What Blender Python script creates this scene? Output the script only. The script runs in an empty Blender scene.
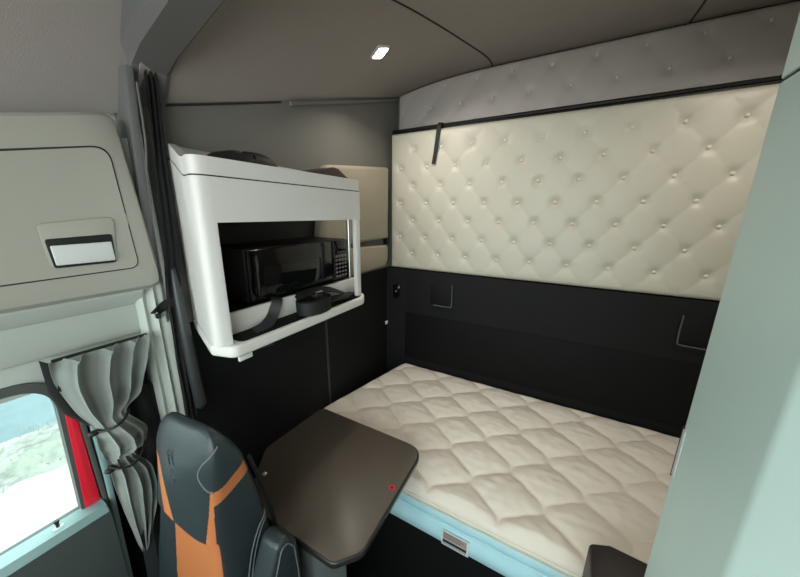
import bpy, bmesh, math, random
from mathutils import Vector, Matrix, noise
random.seed(7)
PI = math.pi
scene = bpy.context.scene
col = scene.collection
WORLD = {}

# ------------------------------------------------------------------ materials
MATS = {}
def mat(name, color, rough=0.6, metal=0.0, bump=0.0, bscale=200.0, var=0.0, vscale=8.0, sheen=0.0, coat=0.0, spec=0.5, emit=0.0):
    m = bpy.data.materials.new(name); m.use_nodes = True
    nt = m.node_tree; n = nt.nodes; l = nt.links
    b = n['Principled BSDF']
    lin = [c / 12.92 if c <= 0.04045 else ((c + 0.055) / 1.055) ** 2.4 for c in color]
    b.inputs['Roughness'].default_value = rough
    b.inputs['Metallic'].default_value = metal
    b.inputs['Specular IOR Level'].default_value = spec
    b.inputs['Sheen Weight'].default_value = sheen
    b.inputs['Coat Weight'].default_value = coat
    tc = n.new('ShaderNodeTexCoord')
    nz = n.new('ShaderNodeTexNoise'); nz.inputs['Scale'].default_value = vscale; nz.inputs['Detail'].default_value = 4
    l.new(tc.outputs['Object'], nz.inputs['Vector'])
    mx = n.new('ShaderNodeMix'); mx.data_type = 'RGBA'
    mx.inputs['A'].default_value = (*[c * (1 - var) for c in lin], 1)
    mx.inputs['B'].default_value = (*[min(1, c * (1 + var)) for c in lin], 1)
    l.new(nz.outputs['Fac'], mx.inputs['Factor'])
    l.new(mx.outputs['Result'], b.inputs['Base Color'])
    if bump > 0:
        n2 = n.new('ShaderNodeTexNoise'); n2.inputs['Scale'].default_value = bscale; n2.inputs['Detail'].default_value = 3
        l.new(tc.outputs['Object'], n2.inputs['Vector'])
        bp = n.new('ShaderNodeBump'); bp.inputs['Strength'].default_value = bump; bp.inputs['Distance'].default_value = 0.002
        l.new(n2.outputs['Fac'], bp.inputs['Height']); l.new(bp.outputs['Normal'], b.inputs['Normal'])
    if emit > 0:
        b.inputs['Emission Color'].default_value = (*lin, 1); b.inputs['Emission Strength'].default_value = emit
    MATS[name] = m
    return m

M = {}
M['plastic']   = mat('warm_grey_plastic', (.66, .65, .61), .45, bump=.15, bscale=600, var=.03)
M['header']    = mat('pale_grey_trim', (.74, .76, .73), .55, bump=.2, bscale=500, var=.03)
M['ceil']      = mat('grey_headliner', (.60, .58, .56), .9, bump=.25, bscale=400, var=.05)
M['wallgrey']  = mat('dark_grey_headliner', (.46, .45, .43), .9, bump=.25, bscale=400, var=.05)
M['beam']      = mat('mid_grey_trim', (.38, .38, .375), .6, bump=.1, bscale=300)
M['seam']      = mat('dark_seam', (.16, .15, .15), .8)
M['dark']      = mat('charcoal_panel', (.085, .085, .09), .7, spec=.22, bump=.35, bscale=350, var=.12, vscale=3)
M['darker']    = mat('black_panel', (.06, .06, .065), .7, spec=.2, bump=.2, bscale=300, var=.1)
M['floor']     = mat('black_floor', (.05, .06, .065), .55, bump=.4, bscale=150, var=.2)
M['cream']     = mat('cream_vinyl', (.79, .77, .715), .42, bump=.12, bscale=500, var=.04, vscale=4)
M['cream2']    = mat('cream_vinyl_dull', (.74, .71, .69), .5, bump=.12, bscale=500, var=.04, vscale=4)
M['button']    = mat('cream_button', (.85, .83, .77), .25, var=.02)
M['tick']      = mat('quilted_ticking', (.90, .865, .82), .85, bump=.3, bscale=500, var=.06, vscale=5, sheen=.2)
M['blue']      = mat('pale_blue_satin', (.74, .90, .94), .4, bump=.15, bscale=300, var=.10, vscale=14)
M['piping']    = mat('cream_piping', (.88, .86, .80), .6)
M['white']     = mat('white_plastic', (.87, .86, .845), .42, bump=.08, bscale=700, var=.02)
M['table']     = mat('brown_black_laminate', (.36, .325, .29), .36, bump=.08, bscale=900, var=.08, vscale=3)
M['tabledge']  = mat('charcoal_edge', (.16, .16, .16), .3)
M['leather']   = mat('black_leather', (.175, .205, .22), .38, bump=.35, bscale=260, var=.12, vscale=6)
M['orange']    = mat('orange_leather', (.72, .43, .25), .5, bump=.3, bscale=300, var=.06)
M['stitch']    = mat('grey_stitching', (.40, .42, .42), .7)
M['curtain']   = mat('grey_curtain_cloth', (.53, .55, .53), .9, bump=.4, bscale=700, var=.05, sheen=.2)
M['lining']    = mat('charcoal_curtain_cloth', (.065, .065, .07), .9, bump=.4, bscale=400, var=.1)
M['black']     = mat('black_rubber', (.05, .05, .052), .5)
M['gloss']     = mat('gloss_black', (.035, .037, .04), .12)
M['glassblk']  = mat('black_glass', (.06, .065, .07), .06)
M['strap']     = mat('black_webbing', (.07, .065, .065), .6, bump=.5, bscale=500)
M['belt']      = mat('dark_grey_strap', (.21, .22, .225), .4, bump=.1)
M['brown']     = mat('dark_brown_board', (.20, .155, .14), .6, var=.1)
M['brownpad']  = mat('dark_brown_vinyl', (.15, .12, .115), .5, bump=.2, var=.05)
M['mint']      = mat('pale_green_grey_laminate', (.82, .905, .88), .42, bump=.05, bscale=800, var=.015)
M['red']       = mat('red_paint', (.96, .13, .24), .25, coat=.5)
M['chrome']    = mat('brushed_metal', (.75, .75, .74), .3, metal=1.0)
M['silver']    = mat('silver_plastic', (.82, .83, .82), .3)
M['pale']      = mat('pale_grey_post', (.50, .53, .53), .5, var=.04)
M['beige']     = mat('beige_vinyl', (.62, .585, .52), .6, bump=.15, bscale=400, var=.05, vscale=4)
M['sticker']   = mat('red_sticker', (.80, .16, .20), .5)
M['dot']       = mat('dark_red_print', (.33, .05, .08), .5)
M['print']     = mat('grey_print', (.45, .42, .43), .7)
M['print2']    = mat('dark_blue_print', (.12, .16, .20), .7)
M['labelbeige']= mat('taupe_label_print', (.66, .58, .55), .7)
M['label']     = mat('white_label', (.86, .87, .87), .6)
M['sill']      = mat('pale_teal_grey_vinyl', (.56, .68, .68), .45, bump=.15)
M['door']      = mat('dark_slate_door_card', (.30, .34, .34), .6, bump=.3, var=.06)
M['seal']      = mat('grey_rubber_seal', (.31, .325, .31), .7)
M['led']       = mat('lit_lamp_diffuser', (1.0, .95, .88), .5, emit=9.0)

# window pane: slightly tinted clear glass
gm = bpy.data.materials.new('window_glass'); gm.use_nodes = True
nt = gm.node_tree; nt.nodes.clear()
o_ = nt.nodes.new('ShaderNodeOutputMaterial'); t_ = nt.nodes.new('ShaderNodeBsdfTransparent'); g_ = nt.nodes.new('ShaderNodeBsdfGlossy')
t_.inputs['Color'].default_value = (.93, .97, .96, 1); g_.inputs['Roughness'].default_value = .02
mx_ = nt.nodes.new('ShaderNodeMixShader'); mx_.inputs['Fac'].default_value = .05
nt.links.new(t_.outputs[0], mx_.inputs[1]); nt.links.new(g_.outputs[0], mx_.inputs[2]); nt.links.new(mx_.outputs[0], o_.inputs[0])
M['pane'] = gm

# ground outside: pale gravel with green tufts, blue-grey road further off
gd = bpy.data.materials.new('gravel_yard'); gd.use_nodes = True
nt = gd.node_tree; n = nt.nodes; l = nt.links; b = n['Principled BSDF']; b.inputs['Roughness'].default_value = .95
tc = n.new('ShaderNodeTexCoord')
n1 = n.new('ShaderNodeTexNoise'); n1.inputs['Scale'].default_value = 5; n1.inputs['Detail'].default_value = 10; n1.inputs['Roughness'].default_value = .75
n2 = n.new('ShaderNodeTexNoise'); n2.inputs['Scale'].default_value = 1.1; n2.inputs['Detail'].default_value = 5
l.new(tc.outputs['Object'], n1.inputs['Vector']); l.new(tc.outputs['Object'], n2.inputs['Vector'])
r1 = n.new('ShaderNodeValToRGB'); r1.color_ramp.elements[0].position = .36; r1.color_ramp.elements[1].position = .56
r1.color_ramp.elements[0].color = (.09, .10, .09, 1); r1.color_ramp.elements[1].color = (.24, .24, .23, 1)
l.new(n1.outputs['Fac'], r1.inputs['Fac'])
r2 = n.new('ShaderNodeValToRGB'); r2.color_ramp.elements[0].position = .5; r2.color_ramp.elements[1].position = .62
r2.color_ramp.elements[0].color = (0, 0, 0, 1); r2.color_ramp.elements[1].color = (1, 1, 1, 1)
l.new(n2.outputs['Fac'], r2.inputs['Fac'])
mg = n.new('ShaderNodeMix'); mg.data_type = 'RGBA'; mg.inputs['B'].default_value = (.13, .17, .11, 1)
mul = n.new('ShaderNodeMath'); mul.operation = 'MULTIPLY'; mul.inputs[1].default_value = .45
l.new(r2.outputs['Color'], mul.inputs[0]); l.new(mul.outputs[0], mg.inputs['Factor']); l.new(r1.outputs['Color'], mg.inputs['A'])
l.new(mg.outputs['Result'], b.inputs['Base Color'])
M['ground'] = gd
M['road'] = mat('blue_grey_asphalt', (.34, .41, .43), .85, bump=.5, bscale=60, var=.25, vscale=6)
M['snow'] = mat('pale_gravel', (.60, .60, .59), .95, bump=.5, bscale=30, var=.06, vscale=4)

# ------------------------------------------------------------------ builders
def finish(name, bm, m, parent=None, smooth=True, angle=40, kind=None, origin=None):
    bmesh.ops.recalc_face_normals(bm, faces=bm.faces)
    if parent is not None:
        off = WORLD[parent]
    elif origin is not None:
        off = Vector(origin)
    else:
        xs = [v.co.x for v in bm.verts]; ys = [v.co.y for v in bm.verts]; zs = [v.co.z for v in bm.verts]
        off = Vector(((min(xs) + max(xs)) / 2, (min(ys) + max(ys)) / 2, min(zs)))
    for v in bm.verts: v.co -= off
    me = bpy.data.meshes.new(name); bm.to_mesh(me); bm.free()
    if smooth:
        for p in me.polygons: p.use_smooth = True
        me.set_sharp_from_angle(angle=math.radians(angle))
    me.materials.append(m)
    o = bpy.data.objects.new(name, me); col.objects.link(o)
    if parent is not None: o.parent = parent
    else: o.location = off
    WORLD[o] = off.copy()
    if kind: o['kind'] = kind
    return o
def empty(name, loc):
    o = bpy.data.objects.new(name, None); o.location = loc; o.empty_display_size = .05
    col.objects.link(o); WORLD[o] = Vector(loc); return o
def tag(o, label, cat, group=None):
    o['label'] = label; o['category'] = cat
    if group: o['group'] = group
    return o
def thing(name, loc, label, cat, group=None): return tag(empty(name, loc), label, cat, group)
def NB(): return bmesh.new()

def box(bm, lo, hi, r=0.0, seg=2, M4=None):
    t = bmesh.new()
    bmesh.ops.create_cube(t, size=1)
    for v in t.verts:
        v.co = Vector(((lo[i] + hi[i]) / 2 + v.co[i] * (hi[i] - lo[i]) for i in range(3)))
    if r > 0:
        bmesh.ops.bevel(t, geom=list(t.edges), offset=r, segments=seg, profile=.5, affect='EDGES')
    if M4 is not None: bmesh.ops.transform(t, matrix=M4, verts=t.verts)
    join(bm, t); return bm
def join(bm, t):
    mp = {}
    for v in t.verts: mp[v] = bm.verts.new(v.co)
    for f in t.faces:
        try: bm.faces.new([mp[v] for v in f.verts])
        except ValueError: pass
    t.free()
def prism(bm, pts, axis, a, b, r=0.0, seg=2):
    """extrude a 2D polygon along axis (0 x,1 y,2 z) from a to b; pts are the two other coordinates in order"""
    t = bmesh.new()
    def P(p, h):
        c = list(p); c.insert(axis, h); return Vector(c)
    v0 = [t.verts.new(P(p, a)) for p in pts]; v1 = [t.verts.new(P(p, b)) for p in pts]
    k = len(pts)
    t.faces.new(v0); t.faces.new(v1[::-1])
    for i in range(k): t.faces.new([v0[i], v0[(i + 1) % k], v1[(i + 1) % k], v1[i]])
    bmesh.ops.recalc_face_normals(t, faces=t.faces)
    if r > 0:
        capedges = [e for e in t.edges if (all(v in set(v0) for v in e.verts) or all(v in set(v1) for v in e.verts))]
        bmesh.ops.bevel(t, geom=capedges, offset=r, segments=seg, profile=.5, affect='EDGES')
    join(bm, t); return bm
def rpoly(pts, radii, n=6):
    """polygon with rounded corners"""
    out = []; k = len(pts)
    for i in range(k):
        p = Vector(pts[i]); a = Vector(pts[i - 1]); b = Vector(pts[(i + 1) % k])
        r = radii[i] if isinstance(radii, (list, tuple)) else radii
        if r <= 0: out.append(tuple(p)); continue
        d1 = (a - p).normalized(); d2 = (b - p).normalized()
        ang = math.acos(max(-1, min(1, d1.dot(d2)))); L = r / math.tan(ang / 2)
        L = min(L, (a - p).length * .49, (b - p).length * .49)
        s = p + d1 * L; e = p + d2 * L
        for j in range(n + 1):
            t = j / n
            q = s * (1 - t) ** 2 + p * 2 * t * (1 - t) + e * t ** 2
            out.append(tuple(q))
    return out
def tube(bm, path, r, n=8, closed=False, flat=None, up=None):
    """round (or flat: (w,h)) sweep along path"""
    P = [Vector(p) for p in path]; k = len(P); rings = []
    prev = None
    for i in range(k):
        if closed: d = (P[(i + 1) % k] - P[i - 1]).normalized()
        else: d = (P[min(i + 1, k - 1)] - P[max(i - 1, 0)]).normalized()
        if up is not None and flat: ref = Vector(up)
        else: ref = prev if prev is not None else (Vector((0, 0, 1)) if abs(d.z) < .9 else Vector((1, 0, 0)))
        u = (ref - d * ref.dot(d))
        u = u.normalized() if u.length > 1e-6 else d.orthogonal().normalized()
        prev = u; w = d.cross(u)
        rr = r[i] if isinstance(r, (list, tuple)) else r
        ring = []
        if flat:
            for (a, b_) in ((-1, -1), (1, -1), (1, 1), (-1, 1)):
                ring.append(bm.verts.new(P[i] + w * a * flat[0] / 2 + u * b_ * flat[1] / 2))
        else:
            for j in range(n):
                a = 2 * PI * j / n
                ring.append(bm.verts.new(P[i] + u * math.cos(a) * rr + w * math.sin(a) * rr))
        rings.append(ring)
    m_ = len(rings[0])
    for i in range(k if closed else k - 1):
        A = rings[i]; B = rings[(i + 1) % k]
        for j in range(m_): bm.faces.new([A[j], A[(j + 1) % m_], B[(j + 1) % m_], B[j]])
    if not closed:
        bm.faces.new(rings[0][::-1]); bm.faces.new(rings[-1])
    return bm
def sheet(bm, f, nu, nv, g=None):
    """grid f(u,v); with g a second (back) surface, closed to a solid"""
    A = [[bm.verts.new(f(i / nu, j / nv)) for j in range(nv + 1)] for i in range(nu + 1)]
    for i in range(nu):
        for j in range(nv): bm.faces.new([A[i][j], A[i + 1][j], A[i + 1][j + 1], A[i][j + 1]])
    if g:
        B = [[bm.verts.new(g(i / nu, j / nv)) for j in range(nv + 1)] for i in range(nu + 1)]
        for i in range(nu):
            for j in range(nv): bm.faces.new([B[i][j], B[i][j + 1], B[i + 1][j + 1], B[i + 1][j]])
        for i in range(nu):
            bm.faces.new([A[i][0], B[i][0], B[i + 1][0], A[i + 1][0]])
            bm.faces.new([A[i][nv], A[i + 1][nv], B[i + 1][nv], B[i][nv]])
        for j in range(nv):
            bm.faces.new([A[0][j], A[0][j + 1], B[0][j + 1], B[0][j]])
            bm.faces.new([A[nu][j], B[nu][j], B[nu][j + 1], A[nu][j + 1]])
    return bm
def spline(pts, n=8):
    P = [Vector(p) for p in pts]; out = []
    for i in range(len(P) - 1):
        p0 = P[max(i - 1, 0)]; p1 = P[i]; p2 = P[i + 1]; p3 = P[min(i + 2, len(P) - 1)]
        for j in range(n):
            t = j / n
            out.append(.5 * ((2 * p1) + (-p0 + p2) * t + (2 * p0 - 5 * p1 + 4 * p2 - p3) * t * t + (-p0 + 3 * p1 - 3 * p2 + p3) * t ** 3))
    out.append(P[-1]); return out
def interp(tab, x):
    if x <= tab[0][0]: return tab[0][1]
    for (a, va), (b_, vb) in zip(tab, tab[1:]):
        if x <= b_: return va + (vb - va) * (x - a) / (b_ - a)
    return tab[-1][1]
def sstep(t): t = max(0, min(1, t)); return t * t * (3 - 2 * t)

# ------------------------------------------------------------------ the setting
XL, XR = -1.05, 1.12          # side walls
YB, YF = 1.85, -1.0           # back wall, front
def ease(t): t = max(0, min(1, t)); return 1 - (1 - t) ** 2
def zsleep(x, y):             # headliner of the sleeper
    zL = 1.91 + .3 * (y - .487); zC = 2.25 + .093 * (y - .45)
    e = min(x - XL, XR - x)
    return zL + (zC - zL) * (1 - (1 - max(0, min(1, e / .75))) ** 3)
def zfront(x, y):             # headliner over the seats
    zL = 1.868 + .28 * (y - .42); zC = 2.27 + .05 * (y - .42)
    e = min(x - XL, XR - x)
    return zL + (zC - zL) * (1 - (1 - max(0, min(1, e / .62))) ** 4)

finish('floor', box(NB(), (XL - .05, YF, -.05), (XR + .05, YB + .05, 0)), M['floor'], kind='structure')
bm = NB()
sheet(bm, lambda u, v: Vector((XL + (XR - XL) * u, .44 + (YB - .44) * v, zsleep(XL + (XR - XL) * u, .44 + (YB - .44) * v))), 60, 20,
      lambda u, v: Vector((XL + (XR - XL) * u, .44 + (YB - .44) * v, zsleep(XL + (XR - XL) * u, .44 + (YB - .44) * v) + .05)))
ceiling = finish('ceiling', bm, M['ceil'], kind='structure')
bm = NB()
sheet(bm, lambda u, v: Vector((XL + (XR - XL) * u, YF + (.44 - YF) * v, zfront(XL + (XR - XL) * u, YF + (.44 - YF) * v))), 60, 12,
      lambda u, v: Vector((XL + (XR - XL) * u, YF + (.44 - YF) * v, zfront(XL + (XR - XL) * u, YF + (.44 - YF) * v) + .05)))
finish('ceiling', bm, M['ceil'], kind='structure')

# headliner seams
def on_ceil(pts, dz=-.0005): return [Vector((x, y, zsleep(x, y) + dz)) for x, y in pts]
bm = NB(); tube(bm, on_ceil([(p.x, p.y) for p in spline([(-.615, .925, 0), (-.568, 1.125, 0), (-.508, 1.44, 0), (-.465, 1.70, 0), (-.47, 1.835, 0)], 6)]), .0035, 6)
finish('trim_1', bm, M['seam'], kind='structure')
bm = NB(); tube(bm, on_ceil([(.315, 1.845 - i * .05) for i in range(12)]), .004, 6)
finish('trim_2', bm, M['seam'], kind='structure')
# seam between headliner and side wall, with the short step
bm = NB(); tube(bm, [Vector((XL + .004, y, zsleep(XL, y) - .006)) for y in [.47 + i * .09 for i in range(6)]], .0032, 6)
finish('trim_3', bm, M['seam'], kind='structure')
bm = NB()
tube(bm, [Vector((XL + .012, .96 + i * .08, zsleep(XL, .96 + i * .08) - .012)) for i in range(12)], .009, 8)
finish('trim_4', bm, M['wallgrey'], kind='structure')
bm = NB(); tube(bm, [Vector((-1.02 + i * .1, YB - .006, zsleep(-1.02 + i * .1, YB) - .004)) for i in range(21)], .005, 6)
finish('trim_5', bm, M['seam'], kind='structure')

# cross beam (roof arch) between cab and sleeper
bm = NB()
def beam_lo(x):
    d = min(x - XL, XR - x)
    return min(1.966 + .30 * d if d < .45 else 2.101 + .05 * ease((d - .45) / .6), zsleep(x, .5) - .012)
xs = [XL + .0 + i * (XR - XL) / 40 for i in range(41)]
rings = []
for x in xs:
    z = beam_lo(x); zt = max(zsleep(x, .46), zfront(x, .40)) + .02
    z = min(z, zt - .03)
    rings.append([bm.verts.new((x, .405, z + .028)), bm.verts.new((x, .425, z + .004)), bm.verts.new((x, .50, z)), bm.verts.new((x, .512, z + .012)), bm.verts.new((x, .512, zt)), bm.verts.new((x, .405, zt))])
for A, B in zip(rings, rings[1:]):
    for j in range(6): bm.faces.new([A[j], A[(j + 1) % 6], B[(j + 1) % 6], B[j]])
bm.faces.new(rings[0]); bm.faces.new(rings[-1][::-1])
finish('trim_6', bm, M['beam'], angle=25, kind='structure')

# left wall: sleeper side (grey above, black panelling below) and header over the side window
wl = empty('wall_left', (XL, .9, 0)); wl['kind'] = 'structure'
bm = NB()
prism(bm, [(.44, 1.262), (YB, 1.262), (YB, 2.34), (.44, 1.93)], 0, XL - .05, XL)
finish('upper_panel', bm, M['wallgrey'], wl)
bm = NB(); box(bm, (XL - .05, .44, 0), (XL + .012, YB, 1.268), .006)
finish('lower_panel', bm, M['dark'], wl)
bm = NB(); box(bm, (XL + .010, 1.085, .35), (XL + .0145, 1.10, 1.22), .002)
finish('panel_rib', bm, M['leather'], wl)
# header: plain upper strip, recessed lower strip
bm = NB(); prism(bm, [(YF, 1.2), (.395, 1.2), (.395, 1.95), (YF, 1.60)], 0, XL - .06, XL - .012)
finish('header_panel', bm, M['header'], wl)
bm = NB()
prism(bm, [(XL - .03, 1.366), (XL, 1.366), (XL + .022, 1.385), (XL + .035, 1.405), (XL + .035, 1.46), (XL - .03, 1.46)], 1, YF, .362)
finish('header_ledge', bm, M['header'], wl, angle=25)
bm = NB(); box(bm, (XL - .03, YF, 1.279), (XL - .002, .356, 1.366), .004)
finish('header_strip', bm, M['header'], wl)
# wall around and below the window line, behind the pillar
bm = NB(); box(bm, (XL - .06, .20, 0), (XL - .03, .45, 1.30))
finish('pillar_recess', bm, M['darker'], wl)

# back wall
wb = empty('wall_back', (0, YB, 0)); wb['kind'] = 'structure'
bm = NB(); box(bm, (XL - .05, YB, 0), (XR + .05, YB + .05, 2.45)); finish('backing', bm, M['wallgrey'], wb)
bm = NB(); prism(bm, rpoly([(-.905, 1.705), (XR, 1.705), (XR, YB), (XL + .002, YB), (XL + .002, 1.685), (-1.02, 1.69)], [.02, 0, 0, 0, 0, .01]), 2, 0, 1.268, .004)
finish('lower_panel', bm, M['dark'], wb, angle=30)
bm = NB(); box(bm, (-.90, 1.699, .66), (XR, 1.7055, .98), .003); finish('inset_panel', bm, M['darker'], wb)

finish('wall_right', box(NB(), (XR, YF, 0), (XR + .05, YB, 2.3)), M['wallgrey'], kind='structure')
# front: dash below the windscreen, open above (windscreen is behind the camera)
finish('wall_front', box(NB(), (XL, YF - .05, 0), (XR, YF, .95)), M['darker'], kind='structure')

# pillar trim between door and sleeper
bm = NB()
prof = [(XL - .03, .352), (XL + .012, .352), (XL + .022, .362), (XL + .014, .372), (XL + .020, .380), (XL + .032, .386), (XL + .020, .395), (XL + .028, .402), (XL + .030, .416), (XL + .012, .420), (XL - .03, .420)]
v0 = None
for z, dy in [(0.4, .0), (1.0, .0), (1.42, .0), (1.60, .004), (1.80, .008)]:
    ring = [bm.verts.new((x, y + dy * (1 if y > .36 else .6), z)) for x, y in prof]
    if v0:
        for j in range(len(prof)): bm.faces.new([v0[j], v0[(j + 1) % len(prof)], ring[(j + 1) % len(prof)], ring[j]])
    else: bm.faces.new(ring)
    v0 = ring
bm.faces.new(v0[::-1])
pil = finish('trim_7', bm, M['header'], angle=50, kind='structure')
# upper pillar block under the arch
bm = NB(); prism(bm, [(XL - .02, .400), (-.992, .402), (-.984, .408), (-.984, .420), (XL - .02, .420)], 2, 1.42, 1.962, .004)
for v in bm.verts:
    if v.co.z < 1.5: v.co.x = min(v.co.x, -1.010); v.co.y -= .020
finish('trim_8', bm, M['beam'], kind='structure')
bm = NB(); tube(bm, spline([(-.986, .424, 1.93), (-.988, .421, 1.80), (-.994, .412, 1.70), (-1.010, .408, 1.50), (-1.016, .406, 1.30)], 5), .0028, 8)
finish('trim_12', bm, M['beam'], kind='structure')

# ------------------------------------------------------------------ side door with window
d1 = empty('door_1', (XL, -.3, 0)); d1['kind'] = 'structure'
ZS = .835
bm = NB(); prism(bm, [(XL - .03, .0), (XL + .015, .0), (XL + .028, .60), (XL + .035, .79), (XL + .028, ZS - .012), (XL + .012, ZS), (XL - .03, ZS)], 1, YF, .194, .004)
finish('door_card', bm, M['door'], d1, angle=30)
bm = NB(); prism(bm, [(XL - .012, ZS - .004), (XL + .024, ZS - .010), (XL + .032, ZS - .022), (XL + .038, ZS - .016), (XL + .026, ZS + .002), (XL - .012, ZS + .006)], 1, YF, .190, .003)
finish('sill_pad', bm, M['sill'], d1, angle=30)
# window aperture with rounded upper corner : black seal frame
outer = rpoly([(YF, 1.235), (.180, 1.235), (.160, ZS), (YF, ZS - .03)], [0, .085, 0, 0], 10)
inner = rpoly([(YF + .05, 1.214), (.162, 1.214), (.149, ZS), (YF + .05, ZS - .02)], [0, .075, 0, 0], 10)
bm = NB()
def ringprism(bm, O, I, axis, a, b):
    def P(p, h): c = list(p); c.insert(axis, h); return Vector(c)
    k = len(O)
    oa = [bm.verts.new(P(p, a)) for p in O]; ob = [bm.verts.new(P(p, b)) for p in O]
    ia = [bm.verts.new(P(p, a)) for p in I]; ib = [bm.verts.new(P(p, b)) for p in I]
    for i in range(k):
        j = (i + 1) % k
        bm.faces.new([oa[i], oa[j], ob[j], ob[i]]); bm.faces.new([ia[j], ia[i], ib[i], ib[j]])
        bm.faces.new([oa[j], oa[i], ia[i], ia[j]]); bm.faces.new([ob[i], ob[j], ib[j], ib[i]])
ringprism(bm, outer, inner, 0, XL - .035, XL - .004)
finish('window_seal', bm, M['seal'], d1, angle=30)
bm = NB(); prism(bm, inner, 0, XL - .024, XL - .020)
finish('window_glass', bm, M['pane'], d1)
bm = NB(); prism(bm, [(YF, 1.20), (.20, 1.20), (.20, 1.30), (YF, 1.30)], 0, XL - .05, XL - .036)
finish('door_frame', bm, M['header'], d1)
bm = NB(); tube(bm, [(XL + .004, .103, ZS + .002), (XL + .004, .103, ZS + .018)], .0035, 10)
tube(bm, [(XL + .004, .103, ZS + .016), (XL + .004, .103, ZS + .019), (XL + .004, .103, ZS + .023)], [.0045, .0055, .0045], 12)
lk = finish('lock_knob', bm, M['black'], d1)
bm = NB(); tube(bm, [(XL + .004, .103, ZS + .001), (XL + .004, .103, ZS + .0045)], .010, 18)
finish('knob_collar', bm, M['silver'], d1)
# red body pillar and seals seen between door and trim
bm = NB(); prism(bm, [(.146, .60), (.186, .60), (.187, 1.02), (.187, 1.20), (.172, 1.20)], 0, XL - .05, XL - .001, .002)
finish('trim_9', bm, M['red'], kind='structure')
bm = NB(); prism(bm, [(.196, .3), (.205, .3), (.197, 1.25), (.186, 1.25)], 0, XL - .04, XL + .002, .003)
finish('trim_10', bm, M['seal'], kind='structure')
bm = NB(); prism(bm, [(.190, .3), (.200, .3), (.216, .9), (.222, 1.25), (.204, 1.25), (.203, .9)], 0, XL - .03, XL + .006, .003)
finish('trim_11', bm, M['sill'], kind='structure')

# outside the window
finish('red_bounce_bonnet', box(NB(), (-.95, -2.0, .45), (1.0, YF - .06, .78), .06, 3), M['red'], kind='structure')   # unseen red bonnet added ahead of the windscreen to bounce red light in
bm = NB(); box(bm, (-5.2, -14, -1.3), (-1.4, 16, -1.2)); finish('ground', bm, M['snow'], kind='structure')
bm = NB(); box(bm, (-30, -30, -1.34), (-5.1, 30, -1.22)); finish('ground', bm, M['road'], kind='structure')
bm = NB()
sheet(bm, lambda u, v: Vector((-5.95 + u * 1.3 + .25 * noise.noise(Vector((v * 30, 0, 0))), -12 + 26 * v, -1.215 + .055 * math.sin(PI * u) + .02 * noise.noise(Vector((u * 9, v * 60, 3))))), 8, 120)
finish('ground', bm, M['ground'], kind='structure')
# roadside fine grass: uncountable
bm = NB()
for i in range(160):
    x = random.uniform(-6.0, -4.7); y = random.uniform(-.6, 2.0); h = random.uniform(.02, .07)
    a = random.uniform(0, 2 * PI); dx, dy = math.cos(a) * .006, math.sin(a) * .006; lx, ly = random.uniform(-.05, .05), random.uniform(-.05, .05)
    q = [bm.verts.new((x - dx, y - dy, -1.19)), bm.verts.new((x + dx, y + dy, -1.19)), bm.verts.new((x + lx, y + ly, -1.17 + h))]
    bm.faces.new(q)
g = finish('grass', bm, mat('dry_grass', (.46, .52, .42), .9), smooth=False)
g['kind'] = 'stuff'; tag(g, 'sparse grass on the gravel verge outside the side window', 'grass')

# ------------------------------------------------------------------ tufted pads
def tuft(x, z, x0, z0, px, pz, A, D, R, crease):
    u = (x - x0) / px + (z - z0) / pz; v = (x - x0) / px - (z - z0) / pz
    s = abs(math.sin(PI * u)) * abs(math.sin(PI * v))
    h = A * s ** crease
    # nearest button
    iu, iv = round(u), round(v)
    bx = (iu + iv) / 2 * px + x0; bz = (iu - iv) / 2 * pz + z0
    r2 = (x - bx) ** 2 + (z - bz) ** 2
    return h - D * math.exp(-r2 / (R * R))
def button_mesh(bm, c, r, nrm=(0, -1, 0)):
    cx_, cy_, cz_ = c; prof = [(r * 1.0, -.001), (r * .98, .003), (r * .8, .0062), (r * .45, .0083)]
    rg = []
    for rr, h in prof:
        rg.append([bm.verts.new((cx_ + rr * math.cos(2 * PI * j / 12), cy_ - h, cz_ + rr * math.sin(2 * PI * j / 12))) for j in range(12)])
    for A, B in zip(rg, rg[1:]):
        for j in range(12): bm.faces.new([A[j], A[(j + 1) % 12], B[(j + 1) % 12], B[j]])
    bm.faces.new(rg[-1]); bm.faces.new(rg[0][::-1])
def padded(name, label, x0, x1, z0f, z1f, yf, thick, bx, bz, px, pz, m, rows, A, D, Rr, crease, nx, nz, rim, br):
    root = thing(name, ((x0 + x1) / 2, yf + thick, z0f((x0 + x1) / 2)), label, 'padded panel')
    def F(u, v):
        x = x0 + (x1 - x0) * u; za = z0f(x); zb = z1f(x); z = za + (zb - za) * v
        e = min(x - x0, x1 - x, z - za, zb - z)
        fall = math.sqrt(max(0, 1 - (1 - min(1, e / rim)) ** 2))
        h = tuft(x, z, bx, bz, px, pz, A, D, Rr, crease) if e > .0 else 0
        return Vector((x, yf + thick * .6 - (thick * .6 + h * sstep(e / .05)) * fall, z))
    def G(u, v):
        x = x0 + (x1 - x0) * u; za = z0f(x); zb = z1f(x)
        return Vector((x, yf + thick, za + (zb - za) * v))
    cv = finish('cover', sheet(NB(), F, nx, nz, G), m, root, angle=70)
    proto = None
    for k, z in enumerate(rows):
        i = -20
        for i in range(-20, 21):
            x = bx + i * px + (px / 2 if k % 2 else 0)
            if x < x0 + .03 or x > x1 - .03: continue
            if z < z0f(x) + .03 or z > z1f(x) - .03: continue
            yy = yf + D - .001
            if proto is None:
                b_ = NB(); button_mesh(b_, (x, yy, z), br)
                proto = finish('button', b_, M['button'], root); pc = (x, yy, z)
            else:
                c = proto.copy(); col.objects.link(c); c.parent = root
                c.location = (x - pc[0], 0, z - pc[2])
    return root
PZ = .2026
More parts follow.
